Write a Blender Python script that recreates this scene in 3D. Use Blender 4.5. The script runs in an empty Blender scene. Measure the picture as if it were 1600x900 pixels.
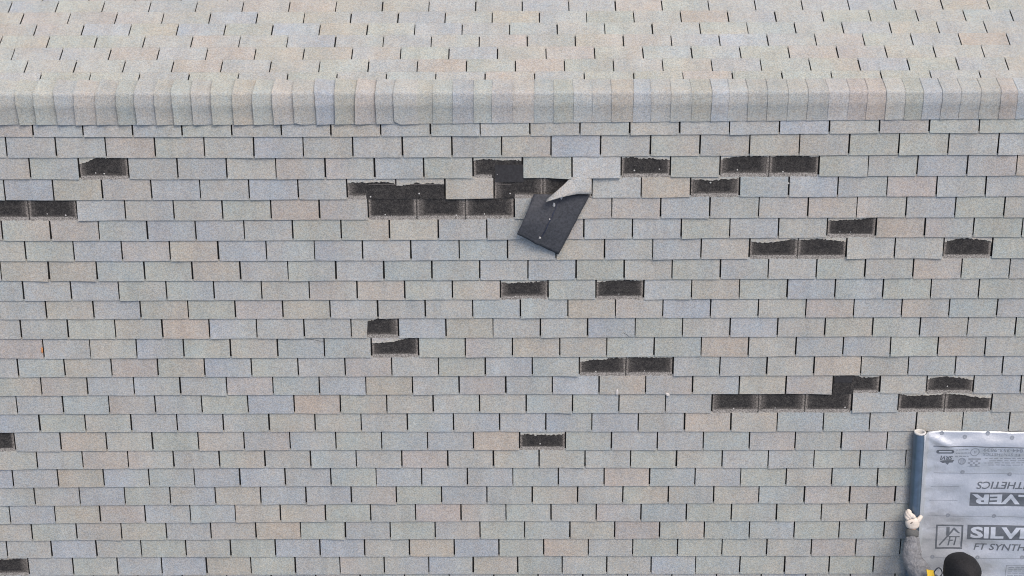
import bpy, bmesh, math, random
from mathutils import Vector, Matrix, noise
R = math.radians
random.seed(11)
SC = bpy.context.scene
SC.render.engine = "CYCLES"
COL = SC.collection
RIDGE_Z = 6.4          # height of the ridge above the ground

# camera solved from the photograph; slope coordinates: x along the ridge, s metres down the slope from the ridge line, h above the slope plane
FOCAL=54.3380; CAM_POS=(0.0000,-3.2787,8.9018); CAM_ROT=(0.228086,0.006453,-0.001038); PITCH=0.595854
# lower edge of every front course: s = cubic in x
EDGE={
 0:(0.1775,-0.00485,-0.000806,0.000207),
 1:(0.2584,-0.00329,-0.000649,0.000234),
 2:(0.3934,-0.00215,-0.000480,0.000259),
 3:(0.5295,-0.00277,-0.000335,0.000214),
 4:(0.6612,-0.00345,-0.000001,0.000248),
 5:(0.7971,-0.00258,0.000031,0.000230),
 6:(0.9324,-0.00341,-0.000281,0.000245),
 7:(1.0704,-0.00202,-0.000150,0.000135),
 8:(1.2063,-0.00180,-0.000155,0.000168),
 9:(1.3401,-0.00008,-0.000000,-0.000000),
 10:(1.4684,-0.00016,0.000000,0.000000),
 11:(1.6033,-0.00126,0.000180,0.000083),
 12:(1.7416,-0.00089,-0.000022,0.000008),
 13:(1.8762,-0.00008,0.000020,-0.000016),
 14:(2.0076,0.00031,0.000124,-0.000081),
 15:(2.1432,0.00031,-0.000024,-0.000114),
 16:(2.2787,0.00203,-0.000057,-0.000161),
 17:(2.4152,0.00208,0.000125,-0.000241),
 18:(2.5467,0.00267,0.000355,-0.000312),
 19:(2.6849,0.00139,0.000263,-0.000191),
 20:(2.8190,0.00007,0.000461,-0.000142),
 21:(2.9542,0.00059,0.000649,-0.000188),
 22:(3.0890,0.00069,0.000420,-0.000164),
 23:(3.2258,-0.00005,0.000237,-0.000094),
 24:(3.3652,-0.00020,0.000290,-0.000116),
}
SLOT={
 1:(-2.9991,0.30536,0.0000069),
 2:(-3.1752,0.30550,0.0000000),
 3:(-3.0473,0.30559,-0.0000050),
 4:(-3.2222,0.30528,0.0000046),
 5:(-2.7842,0.30383,0.0000769),
 6:(-3.2695,0.30506,0.0000145),
 7:(-3.1382,0.30512,0.0000077),
 8:(-3.0055,0.30447,0.0000267),
 9:(-3.1842,0.30505,-0.0000072),
 10:(-3.0532,0.30419,0.0000350),
 11:(-3.2308,0.30447,0.0000278),
 12:(-3.1022,0.30395,0.0000478),
 13:(-3.2822,0.30440,0.0000254),
 14:(-3.1454,0.30344,0.0000648),
 15:(-3.3229,0.30453,0.0000193),
 16:(-3.1881,0.30373,0.0000460),
 17:(-3.3683,0.30523,-0.0000310),
 18:(-3.2356,0.30459,0.0000056),
 19:(-3.4149,0.30515,-0.0000163),
 20:(-3.2843,0.30533,-0.0000315),
 21:(-3.4667,0.30600,-0.0000615),
 22:(-3.3327,0.30497,-0.0000203),
 23:(-3.5205,0.30677,-0.0000977),
 24:(-3.3881,0.30607,-0.0000660),
}
SLOT_BACK={
 7:(-2.9687,0.30587,-0.0000445),
 6:(-3.0850,0.30522,-0.0000058),
 5:(-3.1994,0.30568,-0.0000338),
 4:(-3.3139,0.30512,-0.0000091),
 3:(-3.1215,0.30517,-0.0000119),
 2:(-3.2389,0.30550,0.0000000),
 1:(-3.3488,0.30585,-0.0000435),
}
# colour of the tabs that differ from plain grey (t tan, b blue; T, B strong; u, v weak; w light), by course and tab
TINT={1:{-1:'t',0:'b',1:'v',2:'v',6:'t',7:'v',8:'b',15:'b',17:'t'},2:{2:'t',3:'u',10:'t',11:'b',13:'u',14:'u',15:'t',5:'b'},3:{-1:'u',0:'v',6:'u',7:'b',11:'w',18:'b',19:'u',20:'t'},4:{0:'b',1:'t',2:'u',3:'b',4:'b',5:'b',9:'T',12:'w',13:'T',15:'b',16:'v',18:'T'},5:{1:'v',4:'t',5:'t',11:'t',10:'u',12:'v',14:'u',15:'t',16:'u',17:'B'},6:{0:'u',1:'t',2:'b',3:'v',8:'t',10:'B',18:'t'},7:{2:'t',3:'T',4:'b',8:'b',9:'B',11:'t',12:'v',13:'b',14:'u'},8:{-1:'t',0:'t',1:'b',6:'b',7:'b',18:'t'},9:{-1:'b',3:'v',6:'u',9:'t',14:'t',16:'b',17:'b',7:'t'},10:{0:'t',1:'B',4:'t',5:'t',9:'b',10:'b',11:'t',12:'u',13:'b',16:'T',19:'b',18:'u'},11:{3:'T',2:'u',8:'b',9:'t',12:'b',14:'v',15:'b'},12:{-1:'T',4:'t',5:'b',6:'b',10:'t',14:'t',13:'v',17:'v'},13:{2:'t',3:'u',4:'B',7:'t',10:'v',11:'v',17:'t',20:'b'},14:{-1:'u',0:'t',2:'v',3:'b',4:'t',5:'b',6:'v',7:'T',9:'t',11:'b',12:'u',15:'t',16:'t',20:'v'},15:{1:'B',2:'u',5:'b',6:'T',12:'v',11:'v',18:'v'},16:{-1:'b',3:'b',5:'t',8:'b',9:'v',10:'b',12:'b',13:'v',14:'t',15:'u',16:'b',17:'b',20:'b'},17:{1:'t',4:'u',5:'u',8:'b',9:'b',10:'T',13:'b',15:'b',18:'u'},18:{1:'t',2:'u',6:'b',8:'T',10:'u',18:'b'},19:{-1:'B',0:'b',1:'T',3:'b',4:'b',6:'b',7:'v',10:'b',11:'b',13:'T',14:'b',15:'v',18:'b'},20:{1:'B',3:'v',5:'v',6:'b',7:'u',9:'b',11:'t',15:'t',17:'t',18:'t'},21:{0:'b',1:'t',2:'t',3:'v',4:'b',5:'t',6:'t',9:'T',10:'u',13:'u',14:'B'},22:{-1:'t',3:'b',1:'u',4:'t',5:'T',9:'u',11:'v',13:'T',14:'u',15:'v',16:'b',18:'b'},23:{1:'b',6:'b',7:'b',9:'T',10:'b',12:'T',18:'t'},24:{2:'b',3:'b',4:'T',7:'u',9:'v',10:'t',14:'b',15:'v'}}
TINT_BACK={2:{0:'t',2:'t',-1:'t',6:'u',8:'b',10:'t',14:'t',20:'b'},3:{0:'u',1:'b',3:'b',6:'t',5:'b',10:'b',18:'t',15:'b'},5:{2:'t',4:'t',0:'b',5:'t',6:'t',9:'b',11:'t',13:'b',16:'t'},6:{3:'t',8:'t',10:'t',17:'b'},1:{3:'b',6:'t',13:'t',11:'b',20:'t',18:'b'},7:{9:'t',13:'t'},4:{8:'b',12:'t',15:'b',20:'t',19:'b'}}
# torn-off tabs: course, tab, depth (photo px) of the torn stub left under the course above
HOLES=[(3,1,[10.0,7.0,1.0,1.0,1.5,1.0,0.5]),(3,9,[6.0,3.0,4.0,5.5,5.0,6.0]),(3,12,[3.0,1.0,4.0,3.5,5.0,5.5]),(3,14,[6.0,3.5,1.5,1.0,1.5,2.0]),(3,15,[2.0,1.0,1.0,1.5,2.0,2.5]),(4,7,[7.0,5.5,6.0,6.0,5.0,8.0]),(4,8,[11.0,10.0,7.0,8.5,8.0,9.5]),(4,10,[]),(4,11,[]),(4,14,[4.0,4.5,7.0,4.0,3.5,2.5]),(5,-2,[]),(5,-1,[]),(5,6,[]),(5,7,[]),(5,8,[]),(6,17,[5.0,4.5,4.0,3.5,2.0,0.0]),(7,15,[6.0,7.5,8.0,6.0,4.0,3.0]),(7,16,[4.0,3.5,2.0,4.0,5.5,7.0]),(7,19,[8.0,4.0,2.5,3.5,4.5,8.0]),(9,10,[5.0,5.0,4.5,4.0,3.0,2.5]),(9,12,[5.0,3.0,1.5,1.0,2.0,2.0]),(11,7,[4.0,3.0,0.0,1.5,1.0,0.0]),(12,7,[9.0,8.0,7.0,4.0,0.5,0.5]),(13,12,[9.0,7.0,5.0,6.0,3.0,2.0,4.0]),(13,13,[2.0,1.5,2.0,2.0,2.5,3.0]),(14,17,[2.0,1.0,0.0,4.0,4.5,3.0]),(14,19,[7.0,4.0,3.0,4.0,6.0,9.5]),(15,15,[]),(15,16,[]),(15,17,[]),(15,19,[1.0,4.0,4.0,4.0,3.0,1.0]),(15,20,[1.0,2.0,3.0,6.0,8.0,8.5]),(17,-1,[]),(17,11,[6.0,5.0,7.0,6.0,7.0,6.0,5.0]),(24,-1,[8.0,7.0,4.0,3.0,3.0,2.0,4.0])]
NAILS=[(-2.642,0.491),(-2.59,0.496),(-2.974,0.758),(-2.859,0.767),(-0.148,0.507),(-0.94,0.651),(-0.636,0.631),(-0.069,0.632),(0.702,0.485),(1.34,0.483),(1.622,0.496),(1.177,0.565),(2.003,0.891),(2.071,0.892),(-0.039,1.323),(0.623,1.307),(0.484,1.848),(0.801,1.844),(1.666,2.113),(2.124,2.11),(2.781,1.959),(0.122,2.373),(1.393,2.117),(-0.407,0.774),(-0.852,0.769),(1.542,0.629),(-0.812,0.777),(-0.23,0.766),(2.473,1.068),(0.856,0.477),(1.126,1.836),(1.662,0.571)]
FLAP=[(0.0787,0.6306,0.02),(0.4292,0.6358,0.02),(0.2325,1.0289,0.02),(-0.0257,0.8744,0.02)]
CURL=[(0.312,0.5172,0.04),(0.4366,0.5176,0.04),(0.4381,0.6253,0.04),(0.3527,0.6209,0.04),(0.2851,0.6228,0.04),(0.2216,0.633,0.04),(0.1541,0.6495,0.04),(0.2135,0.5997,0.04),(0.2608,0.5625,0.04)]
CHIPS=[(0.6241,1.9915,0.008),(0.9553,2.0061,0.008),(-3.11,1.686,0.008)]
ROLL=[(2.6183,2.2619,0.044),(2.6386,2.8201,0.044)]
SHEET=[(2.6575,2.2788,0.01),(3.3162,2.2849,0.01),(3.4423,3.3876,0.01),(2.7147,3.3865,0.01)]
PX_line1=[(2.7217,2.3742,0.008),(2.8408,2.3791,0.008),(3.3277,2.3801,0.008)]
PX_box_up=[(3.0034,2.7289,0.008),(3.3677,2.7296,0.008),(3.0143,2.836,0.008)]
PX_silver=[(3.0115,2.9782,0.008),(3.3973,2.9888,0.008),(3.024,3.102,0.008),(3.0529,3.0872,0.008)]
PX_ftsyn=[(3.0659,3.1719,0.008),(3.4189,3.1774,0.008)]
PX_logo=[(2.7996,2.9778,0.008),(2.9947,2.9831,0.008),(2.8072,3.1515,0.008),(2.9986,3.1518,0.008)]
PX_syn_up=[(3.0506,2.6469,0.008),(3.3594,2.6571,0.008),(3.0571,2.7097,0.008)]
PX_badge=[(2.746,2.4073,0.008),(2.8633,2.436,0.008)]
PX_shield=[(2.7713,2.4501,0.008),(2.867,2.517,0.008)]
PX_ring=[(2.9246,2.498,0.008)]
PX_pat=[(2.9647,2.4743,0.008),(3.0472,2.5317,0.008)]
PX_ring2=[(3.0023,2.4268,0.008)]
PX_phone=[(3.054,2.3938,0.008),(3.3293,2.3943,0.008),(3.0575,2.427,0.008)]
PX_ft2=[(3.058,2.4317,0.008),(3.3337,2.4323,0.008),(3.0605,2.4555,0.008)]
PX_dots=[(2.7732,2.2918,0.008),(2.928,2.3203,0.008),(3.0774,2.2948,0.008),(3.2367,2.3233,0.008),(2.937,2.5794,0.008),(3.2547,2.5992,0.008),(2.8703,2.9042,0.008),(3.1816,2.9121,0.008),(2.7968,3.2265,0.008),(3.1023,3.2295,0.008),(3.4078,3.2325,0.008)]
PX_box3=[(3.3054,3.2926,0.008),(3.4431,3.3888,0.008)]
BODY={'head':(2.8138,2.9779,0.62),'neck':(2.8394,3.1148,0.56),'chest':(2.8806,3.3038,0.46),'pelvis':(2.9467,3.7433,0.36),'sh_l':(2.6969,3.1978,0.45),'el_l':(2.5937,3.1265,0.24),'wr_l':(2.6147,2.9681,0.11),'palm':(2.6182,2.8977,0.105),'tip':(2.567,2.8373,0.1),'thumb':(2.6726,2.8715,0.1),'sh_r':(3.0652,3.2372,0.45),'el_r':(3.2707,3.608,0.26),'wr_r':(3.1684,3.8039,0.08),'knee_l':(2.9305,3.7843,0.07),'knee_r':(3.1426,3.7845,0.07),'foot_l':(2.982,4.2925,0.06),'foot_r':(3.1799,4.2927,0.06),'strap':(2.6805,3.1123,0.4),'loop':(2.7076,3.0795,0.43)}
CAPS=[-3.199,-3.077,-2.965,-2.843,-2.722,-2.589,-2.464,-2.351,-2.23,-2.126,-2.008,-1.888,-1.755,-1.63,-1.512,-1.387,-1.255,-1.135,-1.007,-0.884,-0.773,-0.646,-0.537,-0.416,-0.288,-0.176,-0.046,0.082,0.201,0.32,0.437,0.553,0.688,0.793,0.914,1.04,1.162,1.267,1.382,1.502,1.627,1.747,1.871,1.996,2.108,2.221,2.338,2.446,2.559,2.675,2.796,2.916,3.017]


# ------------------------------------------------------------------ camera
cd = bpy.data.cameras.new('camera'); cam = bpy.data.objects.new('camera', cd); COL.objects.link(cam)
cd.sensor_fit = 'HORIZONTAL'; cd.sensor_width = 36.0; cd.lens = FOCAL; cd.clip_end = 2000.0; cd.clip_start = 0.05
cam.location = (CAM_POS[0], CAM_POS[1], CAM_POS[2] + RIDGE_Z); cam.rotation_euler = CAM_ROT
SC.camera = cam
# ------------------------------------------------------------------ light: thin bright overcast, soft sun from beyond the ridge and the right
SUN_EL, SUN_ROT = R(66), R(46)
wd = bpy.data.worlds.new('World'); SC.world = wd; wd.use_nodes = True
wn = wd.node_tree.nodes; wl = wd.node_tree.links
sky = wn.new('ShaderNodeTexSky'); sky.sky_type = 'NISHITA'; sky.sun_disc = False
sky.sun_elevation = SUN_EL; sky.sun_rotation = SUN_ROT; sky.air_density = 1.0; sky.dust_density = 6.0; sky.ozone_density = 0.6
bg = wn['Background']; bg.inputs['Strength'].default_value = 0.15
wl.new(sky.outputs[0], bg.inputs[0])
sd = bpy.data.lights.new('sun', 'SUN'); sd.energy = 0.5; sd.angle = R(22); sd.color = (1.0, 0.93, 0.84)
so = bpy.data.objects.new('sun', sd); COL.objects.link(so)
sdir = Vector((math.sin(SUN_ROT) * math.cos(SUN_EL), math.cos(SUN_ROT) * math.cos(SUN_EL), math.sin(SUN_EL)))
so.rotation_euler = sdir.to_track_quat('Z', 'Y').to_euler(); so.location = sdir * 30
SC.view_settings.view_transform = 'Standard'; SC.view_settings.look = 'None'
SC.view_settings.exposure = 0.47; SC.view_settings.gamma = 1.0
SC.view_settings.use_curve_mapping = False
SC.cycles.filter_width = 1.05

# ------------------------------------------------------------------ helpers
CP, SP = math.cos(PITCH), math.sin(PITCH)
def W(x, s, h, back=False):
    """point of the roof in world space"""
    if back: return Vector((x, s * CP + h * SP, -s * SP + h * CP + RIDGE_Z))
    return Vector((x, -s * CP - h * SP, -s * SP + h * CP + RIDGE_Z))
def mesh_obj(name, verts, faces, mats, parent=None, cols=None, centre=True, smooth=False, mi=None, attrs=None):
    c = Vector((0, 0, 0))
    if centre and verts:
        c = sum((Vector(v) for v in verts), Vector()) / len(verts)
    me = bpy.data.meshes.new(name)
    me.from_pydata([tuple(Vector(v) - c) for v in verts], [], faces)
    if not isinstance(mats, (list, tuple)): mats = [mats]
    for m in mats: me.materials.append(m)
    if mi: me.polygons.foreach_set('material_index', mi)
    if cols:
        a = me.color_attributes.new('Col', 'FLOAT_COLOR', 'POINT')
        a.data.foreach_set('color', [q for k in cols for q in (k[0], k[1], k[2], 1.0)])
    for nm, vals in (attrs or {}).items():
        a = me.attributes.new(nm, 'FLOAT', 'POINT'); a.data.foreach_set('value', vals)
    if smooth: me.polygons.foreach_set('use_smooth', [True] * len(me.polygons))
    me.update()
    o = bpy.data.objects.new(name, me); COL.objects.link(o); o.location = c
    if parent:
        o.parent = parent; o.location = c - parent.location
        p2 = parent.parent
        while p2: o.location -= p2.location; p2 = p2.parent
    return o
def tag(o, label=None, cat=None, group=None, kind=None):
    for k, v in (('label', label), ('category', cat), ('group', group), ('kind', kind)):
        if v: o[k] = v
    return o
def empty(name, loc, label, cat):
    o = bpy.data.objects.new(name, None); COL.objects.link(o); o.location = loc; o.empty_display_size = 0.2
    return tag(o, label, cat)
def sm(a, b, x):
    t = min(1, max(0, (x - a) / (b - a))); return t * t * (3 - 2 * t)
def rnd(a, b): return random.uniform(a, b)
def nz(x, y=0, z=0): return noise.noise(Vector((x, y, z)))

# ------------------------------------------------------------------ materials
def material(name):
    m = bpy.data.materials.new(name); m.use_nodes = True
    t = m.node_tree; b = t.nodes['Principled BSDF']
    def N(kind, **kw):
        n = t.nodes.new(kind)
        for k, v in kw.items():
            if k in n.inputs: n.inputs[k].default_value = v
            else: setattr(n, k, v)
        return n
    return m, t, b, N, t.links.new
def math_n(N, L, op, a, b=None, clamp=False):
    n = N('ShaderNodeMath', operation=op); n.use_clamp = clamp
    for i, q in enumerate((a, b)):
        if q is None: continue
        if hasattr(q, 'links'): L(q, n.inputs[i])
        else: n.inputs[i].default_value = q
    return n.outputs[0]
def maprange(N, L, v, a, b, c, d, smooth=False):
    n = N('ShaderNodeMapRange'); n.interpolation_type = 'SMOOTHSTEP' if smooth else 'LINEAR'
    L(v, n.inputs[0])
    for i, q in enumerate((a, b, c, d)): n.inputs[1 + i].default_value = q
    return n.outputs[0]
def mixc(N, L, f, a, b, mode='MIX'):
    n = N('ShaderNodeMix'); n.data_type = 'RGBA'; n.blend_type = mode
    for i, q in ((0, f), (6, a), (7, b)):
        if hasattr(q, 'links'): L(q, n.inputs[i])
        elif i == 0: n.inputs[0].default_value = q
        else: n.inputs[i].default_value = (*q, 1.0)
    return n.outputs[2]
def granules(N, L, lo=0.73, hi=1.27):
    """value noise of single mineral granules and clumps"""
    g = N('ShaderNodeNewGeometry')
    a = N('ShaderNodeTexNoise', Scale=150.0, Detail=2.0, Roughness=0.7); L(g.outputs['Position'], a.inputs['Vector'])
    c = N('ShaderNodeTexVoronoi', Scale=230.0); L(g.outputs['Position'], c.inputs['Vector'])
    sep = N('ShaderNodeSeparateColor'); L(c.outputs['Color'], sep.inputs[0])
    s = math_n(N, L, 'ADD', math_n(N, L, 'MULTIPLY', a.outputs[0], 0.62), math_n(N, L, 'MULTIPLY', sep.outputs[0], 0.38))
    return g, a, s, maprange(N, L, s, 0.26, 0.74, lo, hi)
def shingle_material():
    m, t, b, N, L = material('mineral_granules')
    at = N('ShaderNodeAttribute', attribute_name='Col')
    g, a, raw, sp = granules(N, L)
    big = N('ShaderNodeTexNoise', Scale=5.0, Detail=4.0, Roughness=0.6); L(g.outputs['Position'], big.inputs['Vector'])
    bv = maprange(N, L, big.outputs[0], 0.3, 0.7, 0.925, 1.065)
    bl = N('ShaderNodeTexNoise', Scale=9.0, Detail=3.0, Roughness=0.6); L(g.outputs['Position'], bl.inputs['Vector'])
    blend = mixc(N, L, maprange(N, L, bl.outputs[0], 0.33, 0.67, 0, 1), (0.968, 1.004, 1.028), (1.032, 0.998, 0.968))
    mp = N('ShaderNodeMapping'); mp.inputs['Scale'].default_value = (26, 120, 120); L(g.outputs['Position'], mp.inputs[0])
    stn = N('ShaderNodeTexNoise', Scale=1.0, Detail=3.0, Roughness=0.7); L(mp.outputs[0], stn.inputs['Vector'])
    sv = maprange(N, L, stn.outputs[0], 0.32, 0.68, 0.95, 1.05)
    ms = N('ShaderNodeMapping'); ms.inputs['Scale'].default_value = (17, 1.3, 1.3); L(g.outputs['Position'], ms.inputs[0])
    rn = N('ShaderNodeTexNoise', Scale=1.0, Detail=3.0, Roughness=0.65); L(ms.outputs[0], rn.inputs['Vector'])
    sv = math_n(N, L, 'MULTIPLY', sv, maprange(N, L, rn.outputs[0], 0.32, 0.68, 0.95, 1.04))
    f = math_n(N, L, 'MULTIPLY', math_n(N, L, 'MULTIPLY', sp, bv), sv)
    hue = N('ShaderNodeTexNoise', Scale=75.0, Detail=1.0); L(g.outputs['Position'], hue.inputs['Vector'])
    hc = mixc(N, L, maprange(N, L, hue.outputs[0], 0.35, 0.65, 0, 1), (0.97, 1.0, 1.045), (1.04, 1.0, 0.955))
    c1 = mixc(N, L, 1.0, mixc(N, L, 1.0, at.outputs['Color'], blend, 'MULTIPLY'), hc, 'MULTIPLY')
    vm = N('ShaderNodeVectorMath', operation='SCALE'); L(c1, vm.inputs[0]); L(f, vm.inputs['Scale'])
    L(vm.outputs[0], b.inputs['Base Color'])
    b.inputs['Roughness'].default_value = 0.93; b.inputs['Specular IOR Level'].default_value = 0.25
    bm = N('ShaderNodeBump', Strength=0.55, Distance=0.0025); L(raw, bm.inputs['Height']); L(bm.outputs[0], b.inputs['Normal'])
    return m
def plain(name, col, rough=0.8, metal=0.0, scale=60.0, var=0.25, bump=0.2, spec=0.4, dist=0.002):
    m, t, b, N, L = material(name)
    g = N('ShaderNodeTexCoord')
    n = N('ShaderNodeTexNoise', Scale=scale, Detail=4.0, Roughness=0.65); L(g.outputs['Object'], n.inputs['Vector'])
    lo = tuple(c * (1 - var) for c in col); hi = tuple(c * (1 + var) for c in col)
    L(mixc(N, L, maprange(N, L, n.outputs[0], 0.3, 0.7, 0, 1), lo, hi), b.inputs['Base Color'])
    b.inputs['Roughness'].default_value = rough; b.inputs['Metallic'].default_value = metal; b.inputs['Specular IOR Level'].default_value = spec
    bm = N('ShaderNodeBump', Strength=bump, Distance=dist); L(n.outputs[0], bm.inputs['Height']); L(bm.outputs[0], b.inputs['Normal'])
    return m
def bare_material():
    """headlap bared by a torn-off tab: black mat, dust baked in along the old cut-outs and the lower edge"""
    m, t, b, N, L = material('bared_asphalt_mat')
    g, a, raw, sp = granules(N, L, 0.35, 1.75)
    n2 = N('ShaderNodeTexNoise', Scale=38.0, Detail=4.0, Roughness=0.7); L(g.outputs['Position'], n2.inputs['Vector'])
    du = N('ShaderNodeAttribute', attribute_name='cut'); dv = N('ShaderNodeAttribute', attribute_name='low')
    wob = math_n(N, L, 'MULTIPLY', math_n(N, L, 'SUBTRACT', n2.outputs[0], 0.5), 0.022)
    wob2 = math_n(N, L, 'MULTIPLY', math_n(N, L, 'SUBTRACT', a.outputs[0], 0.5), 0.010)
    v = math_n(N, L, 'ADD', math_n(N, L, 'ADD', dv.outputs['Fac'], math_n(N, L, 'MULTIPLY', wob, 0.5)), wob2)
    u = math_n(N, L, 'ADD', math_n(N, L, 'ADD', du.outputs['Fac'], wob), wob2)
    low = maprange(N, L, v, 0.018, 0.027, 1, 0, True)
    am = N('ShaderNodeAttribute', attribute_name='dust')
    brown = math_n(N, L, 'MULTIPLY', maprange(N, L, v, 0.026, 0.044, 0.4, 0, True), am.outputs['Fac'])
    side = maprange(N, L, u, 0.008, 0.027, 1.0, 0, True)
    cut2 = math_n(N, L, 'MULTIPLY', maprange(N, L, u, 0.020, 0.065, 0.5, 0, True), am.outputs['Fac'])
    mot = maprange(N, L, n2.outputs[0], 0.38, 0.72, 0.0, 0.2)
    d = math_n(N, L, 'ADD', math_n(N, L, 'MAXIMUM', brown, math_n(N, L, 'MAXIMUM', side, cut2)), mot, True)
    c = mixc(N, L, d, (0.021, 0.0205, 0.021), (0.172, 0.158, 0.143))
    c = mixc(N, L, low, c, (0.240, 0.228, 0.210))
    core = maprange(N, L, math_n(N, L, 'ADD', du.outputs['Fac'], math_n(N, L, 'MULTIPLY', wob2, 0.8)), 0.0030, 0.0060, 0.8, 0, True)
    c = mixc(N, L, core, c, (0.018, 0.017, 0.017))
    vm = N('ShaderNodeVectorMath', operation='SCALE'); L(c, vm.inputs[0]); L(sp, vm.inputs['Scale'])
    L(vm.outputs[0], b.inputs['Base Color'])
    b.inputs['Roughness'].default_value = 0.85; b.inputs['Specular IOR Level'].default_value = 0.3
    bm = N('ShaderNodeBump', Strength=0.5, Distance=0.003); L(raw, bm.inputs['Height']); L(bm.outputs[0], b.inputs['Normal'])
    return m
M_TAB = shingle_material()
M_BARE = bare_material()
M_DECK = plain('black_headlap', (0.012, 0.012, 0.0125), 0.9, scale=200, var=0.4, spec=0.15)
M_TORN = plain('torn_mat_edge', (0.36, 0.33, 0.28), 0.95, scale=150, var=0.3)
M_BACK = plain('shingle_underside', (0.046, 0.050, 0.059), 0.7, scale=75, var=0.38, bump=0.5, spec=0.35, dist=.004)
M_LAP = plain('lap_edge', (0.13, 0.12, 0.115), 0.9, scale=90, var=0.35)
M_FELT = plain('smooth_felt', (0.030, 0.030, 0.033), 0.8, scale=60, var=0.35)
M_NAIL = plain('galvanised_nail', (0.60, 0.59, 0.56), 0.45, metal=0.3, scale=20, var=0.1)
M_WALL = plain('painted_siding', (0.55, 0.54, 0.50), 0.8, scale=8, var=0.08)
M_GRASS = plain('lawn', (0.06, 0.09, 0.03), 0.95, scale=3, var=0.5)

# ------------------------------------------------------------------ the roof
house = empty('house', (0, 0, 0), 'house with a weathered grey shingle roof, many tabs blown off', 'house')
house['kind'] = 'thing'
XL, XR, EAVE = -6.4, 6.4, 5.45
def edge(r, x):
    xx = max(-3.6, min(3.6, x))
    if r in EDGE: c = EDGE[r]; s = c[0] + c[1] * xx + c[2] * xx * xx + c[3] * xx ** 3
    else: s = EDGE[24][0] + (r - 24) * 0.1350
    return s + 0.0016 * nz(x * 3.1, r * 7.7) + 0.0014 * nz(x * 9.0, r * 3.3)
BACK0 = [0.134, 0.2175] + [0.2175 + 0.1366 * i for i in range(1, 40)]
def bedge(n, x): return BACK0[n] + 0.0014 * nz(x * 3.1, 50 + n * 7.7) + (0.006 * sm(-0.5, -3.5, x) if n < 9 else 0)
def slot(r, k, back=False):
    T = SLOT_BACK if back else SLOT
    if back:
        key = 8 - r                       # r counts from the ridge
        if key in T: a, b, c = T[key]
        else: a, b, c = T[1]; a = a - 0.1135 * (r - 7)
    elif r in T: a, b, c = T[r]
    else:
        a, b, c = T[24]; a = a + (0.132 if (r - 24) % 2 else 0.0) - 0.045 * ((r - 24) // 2); c = 0
    if r not in range(1, 25): c = 0
    kk = k
    while (not back) and r > 24 and False: pass
    return a + b * kk + (c * kk * kk if -3 <= kk <= 24 else c * 24 * max(0, kk))
GREY = (0.349, 0.358, 0.344)
def base_tint():
    v = rnd(0.955, 1.045); q = random.random()
    if q < 0.35: t = (0.985, 1.012, 0.975)      # greenish grey
    elif q < 0.6: t = (0.985, 1.0, 1.035)
    elif q < 0.75: t = (1.02, 1.0, 0.965)
    else: t = (1, 1, 1)
    return tuple(g * v * k for g, k in zip(GREY, t))
TAN, BLU = (1.068, 0.968, 0.925), (0.945, 0.982, 1.064)
def ends(code, back=False):
    """colour at the left and right end of a tab"""
    a, b = base_tint(), base_tint()
    b = tuple((p + q) / 2 for p, q in zip(a, b))
    q_ = .95 if back else 1
    def mul(c, t, f): f *= q_; return tuple(x * (1 + (k - 1) * f) for x, k in zip(c, t))
    if code == 'w': return tuple(x * 1.13 for x in a), tuple(x * 1.11 for x in b)
    if code in 'tT': f = .78 if code == 't' else 1.15; return mul(a, TAN, f * rnd(.6, 1.05)), mul(b, TAN, f * rnd(.6, 1.05))
    if code in 'bB': f = 0.75 if code == 'b' else 1.1; return mul(a, BLU, f * rnd(.6, 1.05)), mul(b, BLU, f * rnd(.6, 1.05))
    T = TAN if code == 'u' else BLU
    if code in 'xy':
        T = TAN if code == 'x' else BLU; return mul(a, T, .4), mul(a, T, .4)
    if code in 'uv':
        return (mul(a, T, .7), mul(b, T, .1)) if random.random() < .5 else (mul(a, T, .1), mul(b, T, .7))
    return a, b
def tint_of(r, k, back):
    if back:
        if 1 <= r <= 7: 
            c = TINT_BACK.get(8 - r, {}).get(k)
            if c: return c
            return random.choice('gggggguv')
        return random.choice('ggggttubbv')
    if r in SLOT and -1 <= k <= 21: return TINT.get(r, {}).get(k, random.choice('gggggggggguv'))
    return random.choice('ggggggtubbv')
H_TOP, H_BOT = 0.0050, 0.0134
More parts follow.
